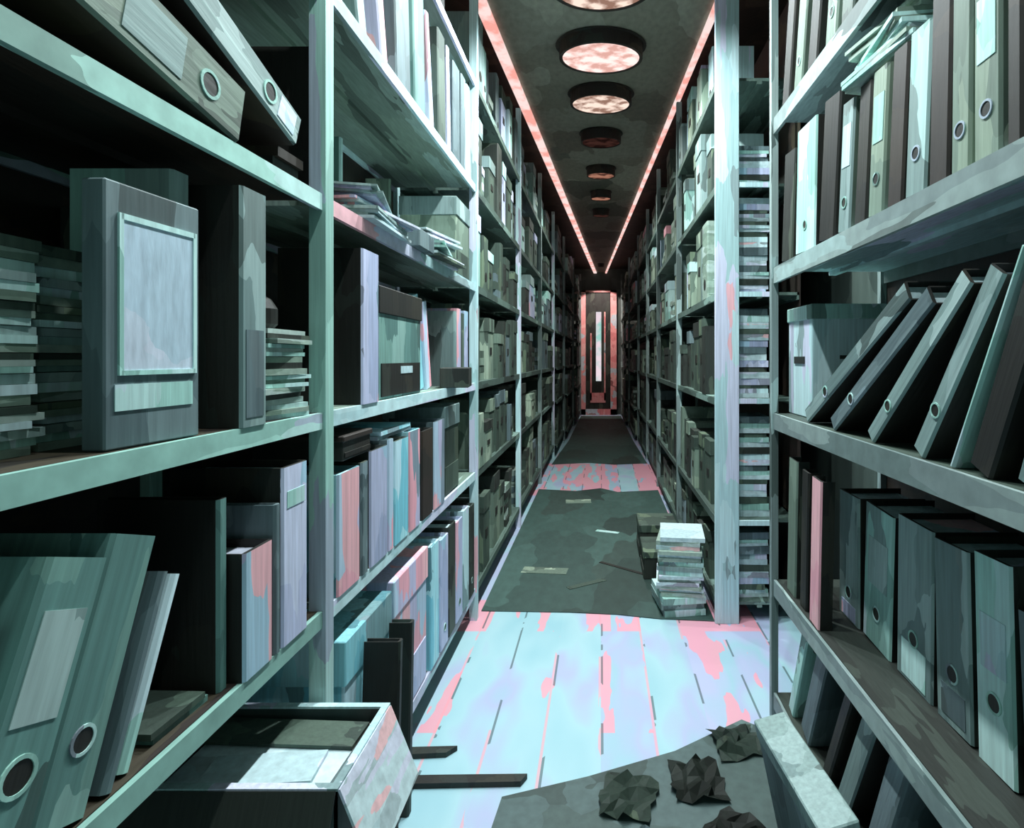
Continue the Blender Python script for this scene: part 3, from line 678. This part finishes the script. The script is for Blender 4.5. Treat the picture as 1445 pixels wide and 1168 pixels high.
for k, (y, r, m) in enumerate(lamps):
    if y < 3: lab = '%s oval ceiling lamp, %s unseen before the frame edge' % (LL[m], ordn[2-k])
    else: lab = '%s oval ceiling lamp, %s in the tapering row' % (LL[m], ordn[k-3])
    t = thing('ceiling_lamp', lab, 'lamp', (0, y, CZ), 'oval ceiling lamps')
    t.scale = (1, .74, 1)
    b = MB()
    b.ring(r*1.06, r*.98, .11, 36, rot=Matrix.Translation((0, 0, -.11)))
    b.lathe([(r*1.16, -.012), (r*1.12, 0)], 36)
    b.obj('housing', 'lampdark', t)
    MB().lathe([(r*.975, -.105), (r*.975, -.08)], 36).obj('diffuser', m, t)
    pw = {.9: 22, 1.9: 34, 2.9: 50, 3.56: 28, 4.40: 22, 5.2: 8, 7.24: 24, 8.28: 7}.get(y, 0)
    if pw:
        ld = bpy.data.lights.new('lamp_light', 'SPOT'); ld.energy = pw*4; ld.color = (.86, .98, 1.0) if y < 4 else (.95, 1, .97)
        ld.spot_size = R(150); ld.spot_blend = .6; ld.shadow_soft_size = .03
        lo = bpy.data.objects.new('lamp_light', ld); COL.objects.link(lo); lo.parent = t; lo.location = (0, 0, -.125)

# ------------------------------------------------------------------ far end: pink-framed doorway
def struct(o, name=None):
    o['kind'] = 'structure'
    if name: o.name = name
    return o
YE = 16.05
d = link('door_1', None); struct(d); d.location = (-.06, YE, 0)
b = MB(); W, H = .50, 3.5
b.box(-W, -W+.13, -.10, 0, 0, H); b.box(W-.17, W, -.10, 0, 0, H); b.box(-W, W, -.10, 0, .0, .16); b.box(-W, W, -.10, 0, H-.05, H)
struct(b.obj('door_frame', 'pinktrim', d))
struct(MB().box(-W+.13, W-.17, -.05, -.01, .16, H-.05).obj('door_leaf', 'dark', d))
b = MB(); b.box(-.24, -.20, -.065, -.05, .40, 2.3); b.box(.15, .19, -.065, -.05, .40, 2.9); b.box(-.24, .19, -.065, -.05, .34, .62)
struct(b.obj('inner_frame', 'pinktrim', d))
struct(MB().box(-.08, .07, -.06, -.05, .95, 2.9).obj('door_pane', 'pane_lit', d))
ld = bpy.data.lights.new('door_fill_light', 'SPOT'); ld.energy = 160; ld.color = (1, .8, .76); ld.spot_size = R(70); ld.shadow_soft_size = .04
t = thing('ceiling_lamp', 'small added lamp brightening the pink-framed doorway', 'lamp', (0, 14.6, CZ), 'oval ceiling lamps')  # lamp added to light the far door frame
MB().lathe([(.07, -.08), (.09, 0)], 20).obj('housing', 'lampdark', t)  # housing of the added doorway lamp
lo = bpy.data.objects.new('door_fill_light', ld); COL.objects.link(lo); lo.parent = t; lo.location = (0, 0, -.1)
lo.rotation_euler = (R(38), 0, 0)

# ------------------------------------------------------------------ room shell
struct(MB().box(-1.6, 1.6, -1.5, 16.3, -.1, 0).obj('floor', 'floorboards'))
struct(MB().box(-1.6, 1.6, -1.5, 16.3, CZ+.10, CZ+.2).obj('ceiling', 'lampdark'))
struct(MB().box(-1.7, -1.6, -1.5, 16.3, -.1, CZ+.2).obj('wall_left', 'wallgrey'))
struct(MB().box(1.6, 1.7, -1.5, 16.3, -.1, CZ+.2).obj('wall_right', 'wallgrey'))
struct(MB().box(-1.7, 1.7, 16.1, 16.3, -.1, CZ+.2).obj('wall_far', 'wallgrey'))

# ------------------------------------------------------------------ light, camera
w = bpy.data.worlds.new('world'); scn.world = w; w.use_nodes = True
w.node_tree.nodes['Background'].inputs[0].default_value = (.55, .85, .80, 1)
w.node_tree.nodes['Background'].inputs[1].default_value = .34
cd = bpy.data.cameras.new('camera'); cam = bpy.data.objects.new('camera', cd); COL.objects.link(cam)
cd.sensor_fit = 'HORIZONTAL'; cd.sensor_width = 36; cd.lens = 36*F/1445
cd.shift_x = -(VX-722.5)/1445; cd.shift_y = -(584-VY)/1445; cd.clip_start = .05
cam.location = (0, 0, EYE); cam.rotation_euler = (R(90), 0, 0)
scn.camera = cam
vs = scn.view_settings
vs.view_transform = 'Standard'; vs.look = 'None'; vs.gamma = 1; vs.use_curve_mapping = False; vs.exposure = 0.45
scn.cycles.max_bounces = 8
